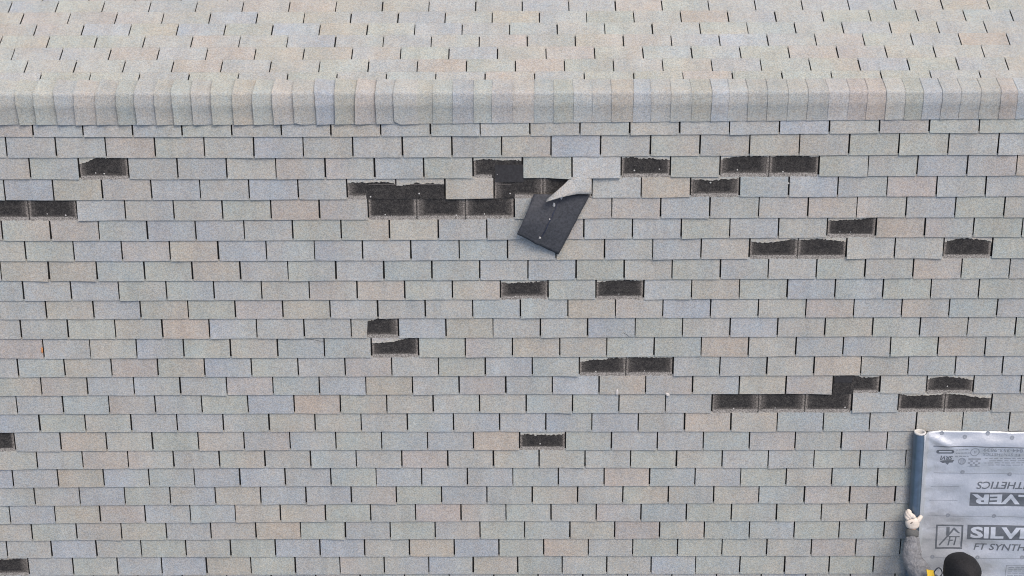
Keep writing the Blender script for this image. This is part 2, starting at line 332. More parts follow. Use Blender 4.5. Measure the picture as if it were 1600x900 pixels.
def tab_geo(r, k, back=False, bottom=None, lift=None, nx=4, gaps=None):
    """one tab as a bowed slab: top grid plus skirts. bottom(x_fraction) -> s of the lower edge"""
    g1, g2 = gaps or ((rnd(.0030, .0048), rnd(.0030, .0048)) if back else (rnd(.0032, .0064), rnd(.0034, .0060)))
    x0, x1 = slot(r, k, back) + g1, slot(r, k + 1, back) - g2
    e = bedge if back else edge
    cl, cr = ends(tint_of(r, k, back), back)
    vs, fs, cs, mi = [], [], [], []
    rows = (0.0, 0.5, 1.0)
    tilt = rnd(-.0017, .0017); dh = rnd(-.0007, .0012); dx = rnd(-.0015, .0015)
    for j, v in enumerate(rows):
        for i in range(nx + 1):
            u = i / nx; x = x0 + (x1 - x0) * u
            st, sb = e(r - 1, x) - 0.010, e(r, x) + tilt * (u - .5) * 2
            if bottom: sb2 = min(sb, bottom(u, x, e(r - 1, x)))
            else: sb2 = sb + 0.0009 * nz(x * 31, r * 5.1)
            s = st + (sb2 - st) * v
            h = H_TOP + (H_BOT + dh - H_TOP) * (s - st) / (sb - st)
            if lift: h += lift(u, v)
            vs.append(W(x + dx * v, s, h, back))
            q = sm(.1, .9, u + .12 * nz(x * 9, r * 2.2)); cs.append(tuple(a + (b - a) * q for a, b in zip(cl, cr)))
    def idx(i, j): return j * (nx + 1) + i
    for j in range(2):
        for i in range(nx):
            f = (idx(i, j + 1), idx(i + 1, j + 1), idx(i + 1, j), idx(i, j))
            fs.append(f[::-1] if back else f); mi.append(0)
    loop = [idx(0, 0), idx(0, 1)] + [idx(i, 2) for i in range(nx + 1)] + [idx(nx, 1), idx(nx, 0)]
    nrm = Vector((0, SP if back else -SP, CP))
    if not lift and not bottom and not back and random.random() < .13:
        sd_, am_ = random.random() < .5, rnd(.003, .009)
        for j in range(3):
            for i in range(nx + 1): vs[j * (nx + 1) + i] += Vector((0, -SP, CP)) * (am_ * sm(.45, 1, i / nx if sd_ else 1 - i / nx) * sm(.2, 1, j / 2))
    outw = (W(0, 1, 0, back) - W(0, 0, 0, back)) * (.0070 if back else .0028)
    n0 = len(vs)
    for q in loop:
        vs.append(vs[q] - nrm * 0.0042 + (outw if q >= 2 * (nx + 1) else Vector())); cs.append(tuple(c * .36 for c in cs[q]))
    for a in range(len(loop) - 1):
        f = (loop[a], n0 + a, n0 + a + 1, loop[a + 1])
        fs.append(f[::-1] if back else f); mi.append(1 if bottom and 2 <= a < 2 + nx else 0)
    return vs, fs, cs, mi
# deck sheets (black headlap that shows in the cut-outs)
for back, nm in ((False, 'front'), (True, 'rear')):
    q = [W(XL, 0.0, 0.0, back), W(XL, EAVE + .05, 0.0, back), W(XR, EAVE + .05, 0.0, back), W(XR, 0.0, 0.0, back)]
    lowr = [p - Vector((0, 0, .06)) for p in q]
    o = mesh_obj('roof_deck', q + lowr, [(0, 1, 2, 3), (7, 6, 5, 4), (0, 4, 5, 1), (1, 5, 6, 2), (2, 6, 7, 3)], M_DECK, house)
    o['label'] = 'black underlay seen in the shingle cut-outs of the %s slope' % nm
holes = {(r, k): d for r, k, d in HOLES}
field_v, field_f, field_c = [], [], []
def to_field(geo):
    n = len(field_v); field_v.extend(geo[0]); field_c.extend(geo[2])
    field_f.extend(tuple(i + n for i in f) for f in geo[1])
def raised(u, v): return 0.030 * sm(.45, 1.0, u) * sm(.2, 1.0, v)
LIFTS = {(3, 10): raised, (3, 11): lambda u, v: .010 * v + .010 * (1 - u) * v, (14, 16): lambda u, v: .007 * sm(.5, 1, u) * v, (11, 5): lambda u, v: .003 * v,
         (4, 9): lambda u, v: .004 * v, (16, 3): lambda u, v: .004 * sm(.3, 1, u) * v, (17, 0): lambda u, v: .004 * u * v}
single = 0
for r in range(1, 41):
    for k in range(-12, 34):
        x0 = slot(r, k); x1 = slot(r, k + 1)
        if x1 < XL or x0 > XR: continue
        if (r, k) in holes: continue
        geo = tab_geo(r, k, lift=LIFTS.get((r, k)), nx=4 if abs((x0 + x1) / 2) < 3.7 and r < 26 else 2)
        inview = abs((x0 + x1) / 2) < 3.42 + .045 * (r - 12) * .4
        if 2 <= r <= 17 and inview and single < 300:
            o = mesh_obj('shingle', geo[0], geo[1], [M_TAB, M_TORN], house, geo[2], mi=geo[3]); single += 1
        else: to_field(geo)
for r in range(1, 39):
    for k in range(-12, 40):
        x0 = slot(r, k, True); x1 = slot(r, k + 1, True)
        if x1 < XL or x0 > XR: continue
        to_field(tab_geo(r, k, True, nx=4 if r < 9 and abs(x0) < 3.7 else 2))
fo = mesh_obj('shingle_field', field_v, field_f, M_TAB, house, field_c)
tag(fo, label='all further shingle courses lower down and on the far slope', kind='stuff')
# stubs and bared patches where tabs tore off
for (r, k), d in holes.items():
    x0, x1 = slot(r, k) + .005, slot(r, k + 1) - .005
    part = (11, 7) == (r, k)
    if d:
        def lower(u, x, s_top, d=d, r=r):
            t = u * (len(d) - 1); i = min(int(t), len(d) - 2); y = d[i] + (d[i + 1] - d[i]) * (t - i)
            return s_top + max(.0005, (y + 1.3 * nz(x * 160, r) + .8 * nz(x * 60, r * 3) + rnd(-1.0, .8)) * .0043)
        if part:
            xs = slot(r, k)
            def lower(u, x, s_top, d=d, r=r):
                if u < .33: return s_top + .5
                t = (u - .345) / .655 * (len(d) - 1); i = max(0, min(int(t), len(d) - 2)); y = d[i] + (d[i + 1] - d[i]) * (t - i)
                return s_top + max(.0005, (y + 1.2 * nz(x * 160, r) + rnd(-1.0, .8)) * .0043)
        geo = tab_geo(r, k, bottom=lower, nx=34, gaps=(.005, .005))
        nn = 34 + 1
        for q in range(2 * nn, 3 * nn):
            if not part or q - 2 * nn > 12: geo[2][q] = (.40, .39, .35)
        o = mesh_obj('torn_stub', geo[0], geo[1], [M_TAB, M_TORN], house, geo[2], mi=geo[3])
        o['label'] = 'ragged remnant of a torn-off shingle tab' if not part else 'half shingle tab broken off at its right side'
    # bared mat
    amt = rnd(.15, .95)
    nx, ny = 24, 6
    vs, fs, cu, lo = [], [], [], []
    bx0, bx1 = slot(r, k), slot(r, k + 1)
    if (r, k - 1) in holes and not part: x0 = bx0 - .0002
    if (r, k + 1) in holes: x1 = bx1 + .0002
    gone = [(slot(r + 1, q), slot(r + 1, q + 1)) for (rr, q), dd in holes.items() if rr == r + 1 and not dd]
    for j in range(ny + 1):
        for i in range(nx + 1):
            x = x0 + (x1 - x0) * i / nx
            st, sb = edge(r - 1, x) - .012, edge(r, x) + .003
            s = st + (sb - st) * j / ny
            inside = any(a - .004 < x < c + .004 for a, c in gone)
            vs.append(W(x, s, .0022 + .0036 * j / ny + (.0006 * nz(x * 40, s * 40)))); cu.append(.09 if inside and d else max(0, min(x - bx0, bx1 - x)))
            lo.append(.2 if inside else edge(r, x) - s)
    for j in range(ny):
        for i in range(nx):
            a = j * (nx + 1) + i; fs.append((a + nx + 1, a + nx + 2, a + 1, a))
    o = mesh_obj('bare_patch', vs, fs, M_BARE, house, attrs={'cut': cu, 'low': lo, 'dust': [amt] * len(vs)}, smooth=True)
    o['label'] = 'dark bared mat where a shingle tab is missing'
# second layer bared in the big torn area and the lower right one: felt between lap edges
def strip(name, x0, x1, s0, s1, h, m, label=None, wob=.001):
    n = 10; vs = []; fs = []
    for i in range(n + 1):
        x = x0 + (x1 - x0) * i / n
        vs += [W(x, s0 + wob * nz(x * 20, 1), h), W(x, s1 + wob * nz(x * 20, 2), h)]
    for i in range(n): a = 2 * i; fs.append((a, a + 1, a + 3, a + 2))
    o = mesh_obj(name, vs, fs, m, house)
    if label: o['label'] = label
    return o
xa, xb = slot(5, 6) + .01, slot(4, 9) - .008
strip('lap_edge', xa, xb, edge(4, -.6) - .094, edge(4, -.6) - .091, .0062, M_LAP, 'lap line of the underlying course')
strip('lap_edge', slot(4, 10) + .006, -.06, edge(4, 0) - .088, edge(4, 0) - .085, .0064, M_LAP, 'lap line of the underlying course')
strip('felt_sheet', slot(4, 10) + .008, slot(4, 11) - .12, edge(3, 0) - .085, edge(3, 0) + .028, .0066, M_FELT, 'smooth grey felt bared beside the tan tab')
strip('felt_sheet', slot(14, 17) + .012, slot(14, 17) + .125, edge(13, 2) - .008, edge(13, 2) + .055, .0060, M_FELT, 'smooth felt bared above the three-tab gap')

def crack(pts, w=.0022, label='thin dark crack across a shingle'):
    vs, fs = [], []; n = 14
    for i in range(n + 1):
        t = i / n * (len(pts) - 1); a = min(int(t), len(pts) - 2); f = t - a
        x = pts[a][0] + (pts[a + 1][0] - pts[a][0]) * f; s = pts[a][1] + (pts[a + 1][1] - pts[a][1]) * f + .002 * nz(x * 60)
        r = next(q for q in range(1, 40) if edge(q, x) > s); st, sb = edge(r - 1, x) - .01, edge(r, x)
        h = H_TOP + (H_BOT - H_TOP) * (s - st) / (sb - st) + .0018; ww = w * (.4 + .6 * math.sin(math.pi * i / n))
        vs += [W(x, s - ww / 2, h), W(x, s + ww / 2, h)]
    for i in range(n): a = 2 * i; fs.append((a, a + 1, a + 3, a + 2))
    o = mesh_obj('crack', vs, fs, M_DECK, house); o['label'] = label
x_ = slot(12, 5)
crack([(x_ + .02, edge(11, 0) + .012), (x_ + .12, edge(11, 0) + .004), (x_ + .22, edge(11, 0) + .010), (x_ + .31, edge(11, 0) + .028)])
crack([(.655, edge(11, 0) - .034), (.68, edge(11, 0) - .018), (.70, edge(11, 0) - .004)], .003)
crack([(slot(14, 18) - .11, edge(13, 2) + .012), (slot(14, 18) - .03, edge(13, 2) + .019)], .002)

# nails
nb_v, nb_f = [], []
for j in range(8):
    a = j * math.pi / 4
    nb_v += [(.0062 * math.cos(a), .0062 * math.sin(a), .0005), (.0045 * math.cos(a), .0045 * math.sin(a), .0028)]
nb_v.append((0, 0, .0034))
for j in range(8):
    a, b = 2 * j, 2 * ((j + 1) % 8); nb_f += [(a, b, b + 1, a + 1), (a + 1, b + 1, 16)]
nme = bpy.data.meshes.new('nail'); nme.from_pydata(nb_v, [], nb_f); nme.materials.append(M_NAIL)
for x, s in NAILS:
    o = bpy.data.objects.new('nail', nme); COL.objects.link(o); o.parent = house; o.location = W(x, s, .0042)
    o.rotation_euler = (PITCH, rnd(-.3, .3), 0)
    z = rnd(.5, .95); o.scale = (z, z, 1)
# ------------------------------------------------------------------ ridge caps
CAPX = [-6.4 + .122 * i for i in range(26)] + CAPS + [CAPS[-1] + .122 * i for i in range(1, 28)]
first = 26; change = first + 21          # from here on the caps lap the other way
PROF = [('b', .136, .010), ('b', .10, .012), ('b', .07, .015), ('b', .046, .017), ('m', .026, -.002), ('m', .012, .0065), ('m', 0, .0095), ('m', -.012, .0060), ('m', -.025, -.0045),
        ('f', .046, .0250), ('f', .075, .0195), ('f', .11, .0135), ('f', .145, .0112), ('f', None, .0100)]
CAP_T = dict()
def cap_tint(i):
    px = i - first
    blues = {3, 6, 10, 16, 19, 22, 23, 24, 27, 32, 36, 47, 52}; tans = {4, 12, 14, 17, 18, 25, 26, 31, 35, 42, 43, 44, 51}; strong = {32, 31, 27, 16, 43, 44, 51, 52}
    if px in strong: return 'B' if px in blues else 'T'
    if px in blues: return 'b'
    if px in tans: return random.choice('ttu')
    return 'g' if 0 <= px < 54 else random.choice('gggtb')
for i in range(len(CAPX) - 1):
    left = i < change
    xa, xb = CAPX[i], CAPX[i + 1]
    xb += .016
    hl, hr = (.0175, .0004) if left else (rnd(.0030, .0060), .0004)
    if i == change - 1: hl, hr = .0140, .006
    cl, cr = ends({'t': 'x', 'b': 'y'}.get(cap_tint(i), cap_tint(i))); kb = rnd(.955, 1.045); cl = tuple((a + b) / 2 * kb for a, b in zip(cl, cr)); cr = cl
    vs, fs, cs = [], [], []; sk = rnd(-.006, .006); sk2 = rnd(-.004, .004); nxx = 4
    for a in range(nxx + 1):
        u = a / nxx
        for j, (kind, p, h) in enumerate(PROF):
            v = j / (len(PROF) - 1)
            x = xa + (xb - xa) * u + (sk * (v - .5) * 2 + .0025 * math.sin(v * 5 + i)) * (1 - u) * (1 if left else .5) + .0015 * nz(v * 9, i * 3, a)
            hh = h + hr + (hl - hr) * max(0, 1 - u) ** 1.6 + .0015 * nz(x * 8, 3) + .0008 * nz(x * 40, j)
            if kind == 'f' and p is None:
                s = edge(0, x) + .0012 * nz(x * 25, 9)
                if left:
                    rr = sm(.2, 0, u) * (.011 if i in (change - 1, first + 15) else .0015); s -= rr
                    if i == change - 1: s -= .010 * sm(.18, 0, u) - .003
                hh += rnd(0, .0006)
                P_ = W(x, s, hh)
            elif kind == 'f': P_ = W(x, p, hh)
            elif kind == 'b': P_ = W(x, p, hh, True)
            else: P_ = Vector((x, p, RIDGE_Z + h + .008 + hr + (hl - hr) * max(0, 1 - u) ** 1.6))
            vs.append(P_); cs.append(cl)
    n = len(PROF)
    for a in range(nxx):
        for j in range(n - 1): b = a * n + j; fs.append((b, b + 1, b + n + 1, b + n))
    # skirts: front edge, rear edge, both ends
    loop = [j for j in range(n)] + [a * n + n - 1 for a in range(1, nxx + 1)] + [nxx * n + j for j in range(n - 2, -1, -1)] + [a * n for a in range(nxx - 1, 0, -1)]
    ntop = len(vs)
    for q in loop: vs.append(vs[q].copy()); cs.append(cl)
    n0 = len(vs)
    for q in loop:
        j = q % n; y = vs[q].y
        nr = Vector((0, -SP, CP)) if j >= 9 else (Vector((0, SP, CP)) if j <= 3 else Vector((0, 0, 1)))
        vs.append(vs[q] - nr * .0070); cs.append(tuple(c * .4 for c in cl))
    for a in range(len(loop)):
        b = (a + 1) % len(loop); fs.append((ntop + a, n0 + a, n0 + b, ntop + b))
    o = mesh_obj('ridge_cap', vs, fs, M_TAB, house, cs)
    for pl in o.data.polygons: pl.use_smooth = len(pl.vertices) == 4 and max(pl.vertices) < ntop
    if i == change - 1: o['label'] = 'ridge cap with curled lower corner where the caps change direction'
# ------------------------------------------------------------------ torn strip hanging over the courses
def flap():
    nx, ny = 16, 22; vs = []; fs = []
    A, B, C_, D = [Vector((p[0], p[1])) for p in FLAP]
    for j in range(ny + 1):
        v = j / ny
        for i in range(nx + 1):
            u = i / nx
            p = (A * (1 - u) + B * u) * (1 - v) + (D * (1 - u) + C_ * u) * v
            h = .020 + .034 * math.sin(min(1, v * 1.02) * 2.6) * (.55 + .6 * (1 - u)) + .042 * (1 - u) * v + .004 * math.sin(u * 5 + v * 3) * v
            h += .004 * nz(u * 3, v * 4) + .015 * math.exp(-((u - .47) / .13) ** 2) * v
            p = p + Vector((.010 * nz(v * 5, 3) * (u - .5) + .0035 * nz(v * 22, u * 3), .010 * nz(u * 4, 7) * v + .004 * nz(u * 22, 5) * v))
            vs.append(W(p.x, p.y, h))
    for j in range(ny):
        for i in range(nx): a = j * (nx + 1) + i; fs.append((a + nx + 1, a + nx + 2, a + 1, a))
    o = mesh_obj('torn_shingle', vs, fs, M_BACK, house, smooth=True)
    md = o.modifiers.new('thickness', 'SOLIDIFY'); md.thickness = .0028; md.offset = -1
    o['label'] = 'torn shingle strip folded over with its dark underside showing'
    def at(u, v):
        p = (A * (1 - u) + B * u) * (1 - v) + (D * (1 - u) + C_ * u) * v
        h = .020 + .034 * math.sin(min(1, v * 1.02) * 2.6) * (.55 + .6 * (1 - u)) + .042 * (1 - u) * v + .004 * math.sin(u * 5 + v * 3) * v
        return p.x, p.y, h
    # line of sealant with torn nail holes
    vs, fs = [], []; n = 24
    for i in range(n + 1):
        v = .03 + .80 * i / n; u = .50 + .0 * v + .02 * nz(v * 8); w = .008 + .004 * nz(v * 20, 2)
        for dd in (-w, w): x, s, h = at(u + dd, v); vs.append(W(x, s, h + .0034 + .004 * nz(u * 3, v * 4) + .015 * math.exp(-((u + dd - .47) / .13) ** 2) * v))
    for i in range(n): a = 2 * i; fs.append((a, a + 1, a + 3, a + 2)[::-1])
    c = mesh_obj('sealant_line', vs, fs, M_SEAL, o)
    for (u, v, sz) in ((.52, .05, .019), (.44, .20, .017), (.48, .47, .010), (.47, .86, .012)):
        vs, fs = [], []; m_ = 7
        x, s, h = at(u, v); h += .004 * nz(u * 3, v * 4) + .015 * v
        for q in range(m_):
            a = q / m_ * 6.283; rr = sz * rnd(.35, 1.0)
            vs.append(W(x + rr * math.cos(a) * .7, s + rr * math.sin(a), h + .002 + .004 * random.random()))
        vs.append(W(x, s, h + .009)); fs = [(q, (q + 1) % m_, m_)[::-1] for q in range(m_)]
        mesh_obj('torn_nail_hole', vs, fs, M_CHIP, o)
M_SEAL = plain('sealant', (0.016, 0.022, 0.048), 0.5, scale=60, var=0.3)
M_CHIP = plain('pale_scrap', (0.52, 0.51, 0.49), 0.8, scale=80, var=0.15)
flap()
def curl():
    # curled-up corner of the same strip, granule side up
    top = [FLAP and CURL[0], CURL[8], CURL[7], CURL[6]]; bot = [CURL[2], CURL[3], CURL[4], CURL[5], CURL[6]]
    n, m_ = 12, 5; vs, fs, cs = [], [], []
    def poly(P, t):
        t *= len(P) - 1; i = min(int(t), len(P) - 2); f = t - i
        return P[i][0] + (P[i + 1][0] - P[i][0]) * f, P[i][1] + (P[i + 1][1] - P[i][1]) * f
    up = [CURL[1], CURL[0], CURL[8], CURL[7], CURL[6]]
    for i in range(n + 1):
        t = i / n; a, b = poly(up, t), poly(bot, t)
        for j in range(m_ + 1):
            v = j / m_; x = a[0] + (b[0] - a[0]) * v; s = a[1] + (b[1] - a[1]) * v
            h = .026 + .052 * sm(0, .9, t) + (.022 + .025 * t) * v * (1 - .2 * v) + .005 * nz(t * 5, v * 4)
            vs.append(W(x, s, h)); cs.append((.345, .35, .34))
    for i in range(n):
        for j in range(m_): a = i * (m_ + 1) + j; fs.append((a, a + m_ + 1, a + m_ + 2, a + 1))
    fs = [f[::-1] for f in fs]
    o = mesh_obj('curled_corner', vs, fs, M_TAB, house, cs, smooth=True)
    md = o.modifiers.new('thickness', 'SOLIDIFY'); md.thickness = .004; md.offset = 1
    o['label'] = 'pale curled corner of the torn shingle strip'
curl()
# ------------------------------------------------------------------ crumbs on the roof
def crumb(name, x, s, sx, ss, hh, m, label, cat, rot):
    vs, fs = [], []; n = 9
    for ring, (f, z) in enumerate(((1, 0), (.95, .5), (.55, 1))):
        for q in range(n):
            a = q / n * 6.283; k = f * (1 + .22 * nz(q * 1.7, s * 9, ring))
            px, py = sx * k * math.cos(a), ss * k * math.sin(a)
            vs.append(W(x + px * math.cos(rot) - py * math.sin(rot), s + px * math.sin(rot) + py * math.cos(rot), .0108 + hh * z))
    for ring in range(2):
        for q in range(n):
            a, b = ring * n + q, ring * n + (q + 1) % n; fs.append((a, a + n, b + n, b))
    fs.append(tuple(range(2 * n, 3 * n))[::-1]); fs.append(tuple(range(n)))
    tag(mesh_obj(name, vs, fs, m, None), label, cat, 'white scraps on the shingles' if cat == 'scrap' else None)
crumb('paper_scrap', CHIPS[0][0], CHIPS[0][1] + .002, .0095, .023, .010, M_CHIP, 'narrow white scrap standing upright at a shingle edge below the two-tab gap', 'scrap', .12)
crumb('paper_scrap', CHIPS[1][0], CHIPS[1][1] + .004, .016, .011, .012, M_CHIP, 'small round white scrap lying at the top of a cut-out, right of the narrow scrap', 'scrap', .4)
M_LEAF = plain('orange_leaf', (0.55, 0.24, 0.10), 0.8, scale=80, var=0.3)
crumb('leaf_fragment', CHIPS[2][0], CHIPS[2][1], .006, .024, .006, M_LEAF, 'orange leaf fragment stuck in a cut-out near a pinkish tab', 'leaf', .1)
# ------------------------------------------------------------------ house body and lawn below
def box(name, lo, hi, m, parent):
    v = [Vector((x, y, z)) for z in (lo[2], hi[2]) for y in (lo[1], hi[1]) for x in (lo[0], hi[0])]
    return mesh_obj(name, v, [(0, 2, 3, 1), (4, 5, 7, 6), (0, 1, 5, 4), (2, 6, 7, 3), (0, 4, 6, 2), (1, 3, 7, 5)], m, parent)
yb = (EAVE - .4) * CP; zt = RIDGE_Z - (EAVE - .4) * SP - .12
for y0 in (-yb, yb - .2): box('wall', (XL + .35, y0, 0), (XR - .35, y0 + .2, zt), M_WALL, house)
for x0 in (XL + .35, XR - .55):
    v = [Vector((x, y, z)) for x in (x0, x0 + .2) for y, z in ((-yb + .2, 0), (yb - .2, 0), (yb - .2, zt), (0, RIDGE_Z - .2), (-yb + .2, zt))]
    mesh_obj('gable_wall', v, [(4, 3, 2, 1, 0), (5, 6, 7, 8, 9)] + [(i, (i + 1) % 5, 5 + (i + 1) % 5, 5 + i) for i in range(5)], M_WALL, house)
for y in (-1, 1): box('fascia', (XL, y * (EAVE + .05) * CP - .02 + y * .02, RIDGE_Z - (EAVE + .05) * SP - .2), (XR, y * (EAVE + .05) * CP + .02 + y * .02, RIDGE_Z - (EAVE + .05) * SP - .065), M_WALL, house)
g = mesh_obj('ground', [(-400, -400, 0), (400, -400, 0), (400, 400, 0), (-400, 400, 0)], [(0, 1, 2, 3)], M_GRASS)
g['kind'] = 'structure'
# ------------------------------------------------------------------ roofing underlayment unrolled from its tube
def sheet_material():
    m, t, b, N, L = material('silver_woven_sheet')
    g = N('ShaderNodeNewGeometry')
    n = N('ShaderNodeTexNoise', Scale=7.0, Detail=5.0, Roughness=0.6); L(g.outputs['Position'], n.inputs['Vector'])
    f = N('ShaderNodeTexNoise', Scale=160.0, Detail=2.0); L(g.outputs['Position'], f.inputs['Vector'])
    c = mixc(N, L, maprange(N, L, n.outputs[0], 0.3, 0.7, 0, 1), (0.45, 0.485, 0.53), (0.55, 0.58, 0.62))
    vm = N('ShaderNodeVectorMath', operation='SCALE'); L(c, vm.inputs[0]); L(maprange(N, L, f.outputs[0], .3, .7, .92, 1.08), vm.inputs['Scale'])
    L(vm.outputs[0], b.inputs['Base Color'])
    b.inputs['Roughness'].default_value = 0.30; b.inputs['Metallic'].default_value = 0.35; b.inputs['Specular IOR Level'].default_value = 0.6
    bm = N('ShaderNodeBump', Strength=0.6, Distance=0.012); L(n.outputs[0], bm.inputs['Height']); L(bm.outputs[0], b.inputs['Normal'])
    return m
M_SHEET = sheet_material()
M_ROLL = plain('rolled_sheet_blue', (0.095, 0.140, 0.195), 0.28, metal=0.35, scale=14, var=0.18, spec=0.6)
M_CARD = plain('pale_tube_rim', (0.58, 0.58, 0.56), 0.8, scale=40, var=0.1)
M_INK = plain('grey_print', (0.110, 0.125, 0.146), 0.5, scale=60, var=0.15, bump=0)
M_INK2 = plain('faint_grey_print', (0.235, 0.262, 0.30), 0.5, scale=60, var=0.15, bump=0)
M_PALE = plain('unprinted_letter', (0.53, 0.575, 0.635), 0.4, metal=0.2, scale=60, var=0.06, bump=0)
S0 = ROLL[0][1] + .012                     # top edge of the sheet
AX = (ROLL[1][0] - ROLL[0][0]) / (ROLL[1][1] - ROLL[0][1])
WIDE = 1.22; RAD = .040
roll = empty('underlayment_roll', W(ROLL[0][0] + .6, S0 + .6, 0), 'silver-blue printed roofing underlayment being unrolled from a tube at the worker\'s hand', 'underlayment')
def rollx(s): return ROLL[0][0] + AX * (s - ROLL[0][1])
def sheet_h(x, s):
    """height of the sheet above the roof plane"""
    v = s - S0; u = x - rollx(s)
    h = .0150 + .020 * sm(0, .10, v) * (1 - .6 * sm(.10, .24, v))                                  # upper edge hangs down
    h += .007 * nz(u * 4 + 3, v * 5) + .0045 * nz(u * 9 + v * 4, v * 12 + 4) + .0018 * nz(u * 22 - v * 9, v * 30)
    d = (v - .012) - (u - .03) * .50                                                                # diagonal pull from the tube's end
    h += .017 * math.exp(-(d / .024) ** 2) * sm(.36, .08, u)
    h += .0030 * math.sin(v * 34 + 2.0 * nz(u * 2, v * 3)) * sm(.05, .3, v)
    h += .012 * sm(.12, .03, u) + .030 * sm(.062, .036, u)
    return max(.0128, h)
vs, fs = [], []; nu, nv = 76, 90
for j in range(nv + 1):
    s = S0 + WIDE * j / nv
    for i in range(nu + 1):
        u = .037 + 2.0 * (i / nu) ** 1.7
        x = rollx(s) + u
        vs.append(W(x, s + .018 * u - .0, sheet_h(x, s)))
for j in range(nv):
    for i in range(nu): a = j * (nu + 1) + i; fs.append((a + nu + 1, a + nu + 2, a + 1, a))
sheet = mesh_obj('sheet', vs, fs, M_SHEET, roll, smooth=True)
md = sheet.modifiers.new('thickness', 'SOLIDIFY'); md.thickness = .0015; md.offset = -1
# the roll itself: spiral wound sheet on a pale tube
def spiral():
    n = 26; L_ = 14; vs, fs = [], []
    for j in range(L_ + 1):
        s = S0 + WIDE * j / L_
        for i in range(n + 1):
            a = -1.25 + i / n * (2 * math.pi + .55); rr = RAD * (1 + .055 * i / n) + .0006 * nz(a * 3, j)
            vs.append(W(rollx(s) + rr * math.cos(a), s, .0125 + RAD + rr * math.sin(a)))
    for j in range(L_):
        for i in range(n): a = j * (n + 1) + i; fs.append((a, a + 1, a + n + 2, a + n + 1)[::-1])
    return mesh_obj('wound_sheet', vs, fs, M_ROLL, roll, smooth=True)
spiral()
def ply():
    n = 6; L_ = 20; vs, fs = [], []
    for j in range(L_ + 1):
        s = S0 + WIDE * j / L_
        for i in range(n + 1):
            a = 1.02 - .98 * i / n; rr = RAD * 1.085 + .0010 * nz(s * 6, 3)
            vs.append(W(rollx(s) + rr * math.cos(a), s, .0125 + RAD + rr * math.sin(a)))
    for j in range(L_):
        for i in range(n): a = j * (n + 1) + i; fs.append((a, a + n + 1, a + n + 2, a + 1))
    o = mesh_obj('leaving_ply', vs, fs, M_SHEET, roll, smooth=True); md = o.modifiers.new('thickness', 'SOLIDIFY'); md.thickness = .0015; md.offset = -1
ply()
def tube():
    n = 24; vs, fs = [], []
    prof = [(RAD * .97, .0), (RAD * .97, -.007), (RAD * .90, -.011), (RAD * .74, -.011), (RAD * .68, -.006), (RAD * .66, .5)]
    for rr, ds in prof:
        for i in range(n):
            a = i / n * 6.2832; vs.append(W(rollx(S0 + ds) + rr * math.cos(a), S0 + ds, .0125 + RAD + rr * math.sin(a)))
    for j in range(len(prof) - 1):
        for i in range(n): a, b = j * n + i, j * n + (i + 1) % n; fs.append((a, b, b + n, a + n))
    return mesh_obj('tube_core', vs, fs, M_CARD, roll, smooth=True)
tube()
# ---- print, laid on the sheet
AU, AV = .022, .045                         # direction of the print on the roof
def on_sheet(x, s, d): return W(x, s + 0, sheet_h(x, s - .018 * (x - rollx(s))) + d)
def pgrid(name, x, s, w, hgt, m, d=.0012, n=(1, 1), label=None):
    """printed rectangle; x, s its upper left corner"""
    nx, ny = max(1, int(abs(w) / .02)), max(1, int(abs(hgt) / .02)); vs, fs = [], []
    for j in range(ny + 1):
        for i in range(nx + 1):
            a, b = w * i / nx, hgt * j / ny; vs.append(on_sheet(x + a + b * AV, s + b + a * AU, d))
    for j in range(ny):
        for i in range(nx): a = j * (nx + 1) + i; fs.append((a + nx + 1, a + nx + 2, a + 1, a))
    return vs, fs
def pobj(name, geos, m, label=None):
    vs, fs = [], []
    for gv, gf in geos: n = len(vs); vs += gv; fs += [tuple(i + n for i in f) for f in gf]
    o = mesh_obj(name, vs, fs, m, sheet)
    if label: o['label'] = label
    return o
def refine(v2, faces, step=.016):
    """cut flat outlines into small triangles so that they follow the sheet"""
    bm = bmesh.new(); bv = [bm.verts.new((a, b, 0)) for a, b in v2]
    for f in faces: bm.faces.new([bv[i] for i in f])
    bmesh.ops.triangulate(bm, faces=bm.faces[:])
    for _ in range(4):
        e = [e for e in bm.edges if e.calc_length() > step]
        if not e: break
        bmesh.ops.subdivide_edges(bm, edges=e, cuts=1); bmesh.ops.triangulate(bm, faces=bm.faces[:])
    bm.verts.index_update()
    out = [(v.co.x, v.co.y) for v in bm.verts], [tuple(v.index for v in f.verts) for f in bm.faces]
    bm.free(); return out
def ptext(name, body, x, s, size, m, up=True, width=None, bold=.0, shear=0, d=.0014, sx=1.0, align='LEFT'):
    """printed line of text; (x, s) = baseline start; up=False turns it by 180 degrees"""
    cu = bpy.data.curves.new('t', 'FONT'); cu.body = body; cu.size = 1; cu.shear = shear; cu.offset = bold; cu.resolution_u = 3; cu.align_x = align
    to = bpy.data.objects.new('t', cu); COL.objects.link(to)
    dg = bpy.context.evaluated_depsgraph_get(); me = bpy.data.meshes.new_from_object(to.evaluated_get(dg))
    bpy.data.objects.remove(to)
    q = 1 if up else -1
    v2, fs = refine([(v.co.x * size * sx * q, -v.co.y * size * q) for v in me.vertices], [tuple(p.vertices) for p in me.polygons])
    vs = [on_sheet(x + a + b * AV, s + b + a * AU, d) for a, b in v2]
    o = mesh_obj(name, vs, fs, m, sheet)
    bpy.data.meshes.remove(me)
    return o
CAPH = .729                                  # cap height of the built-in face, of its size
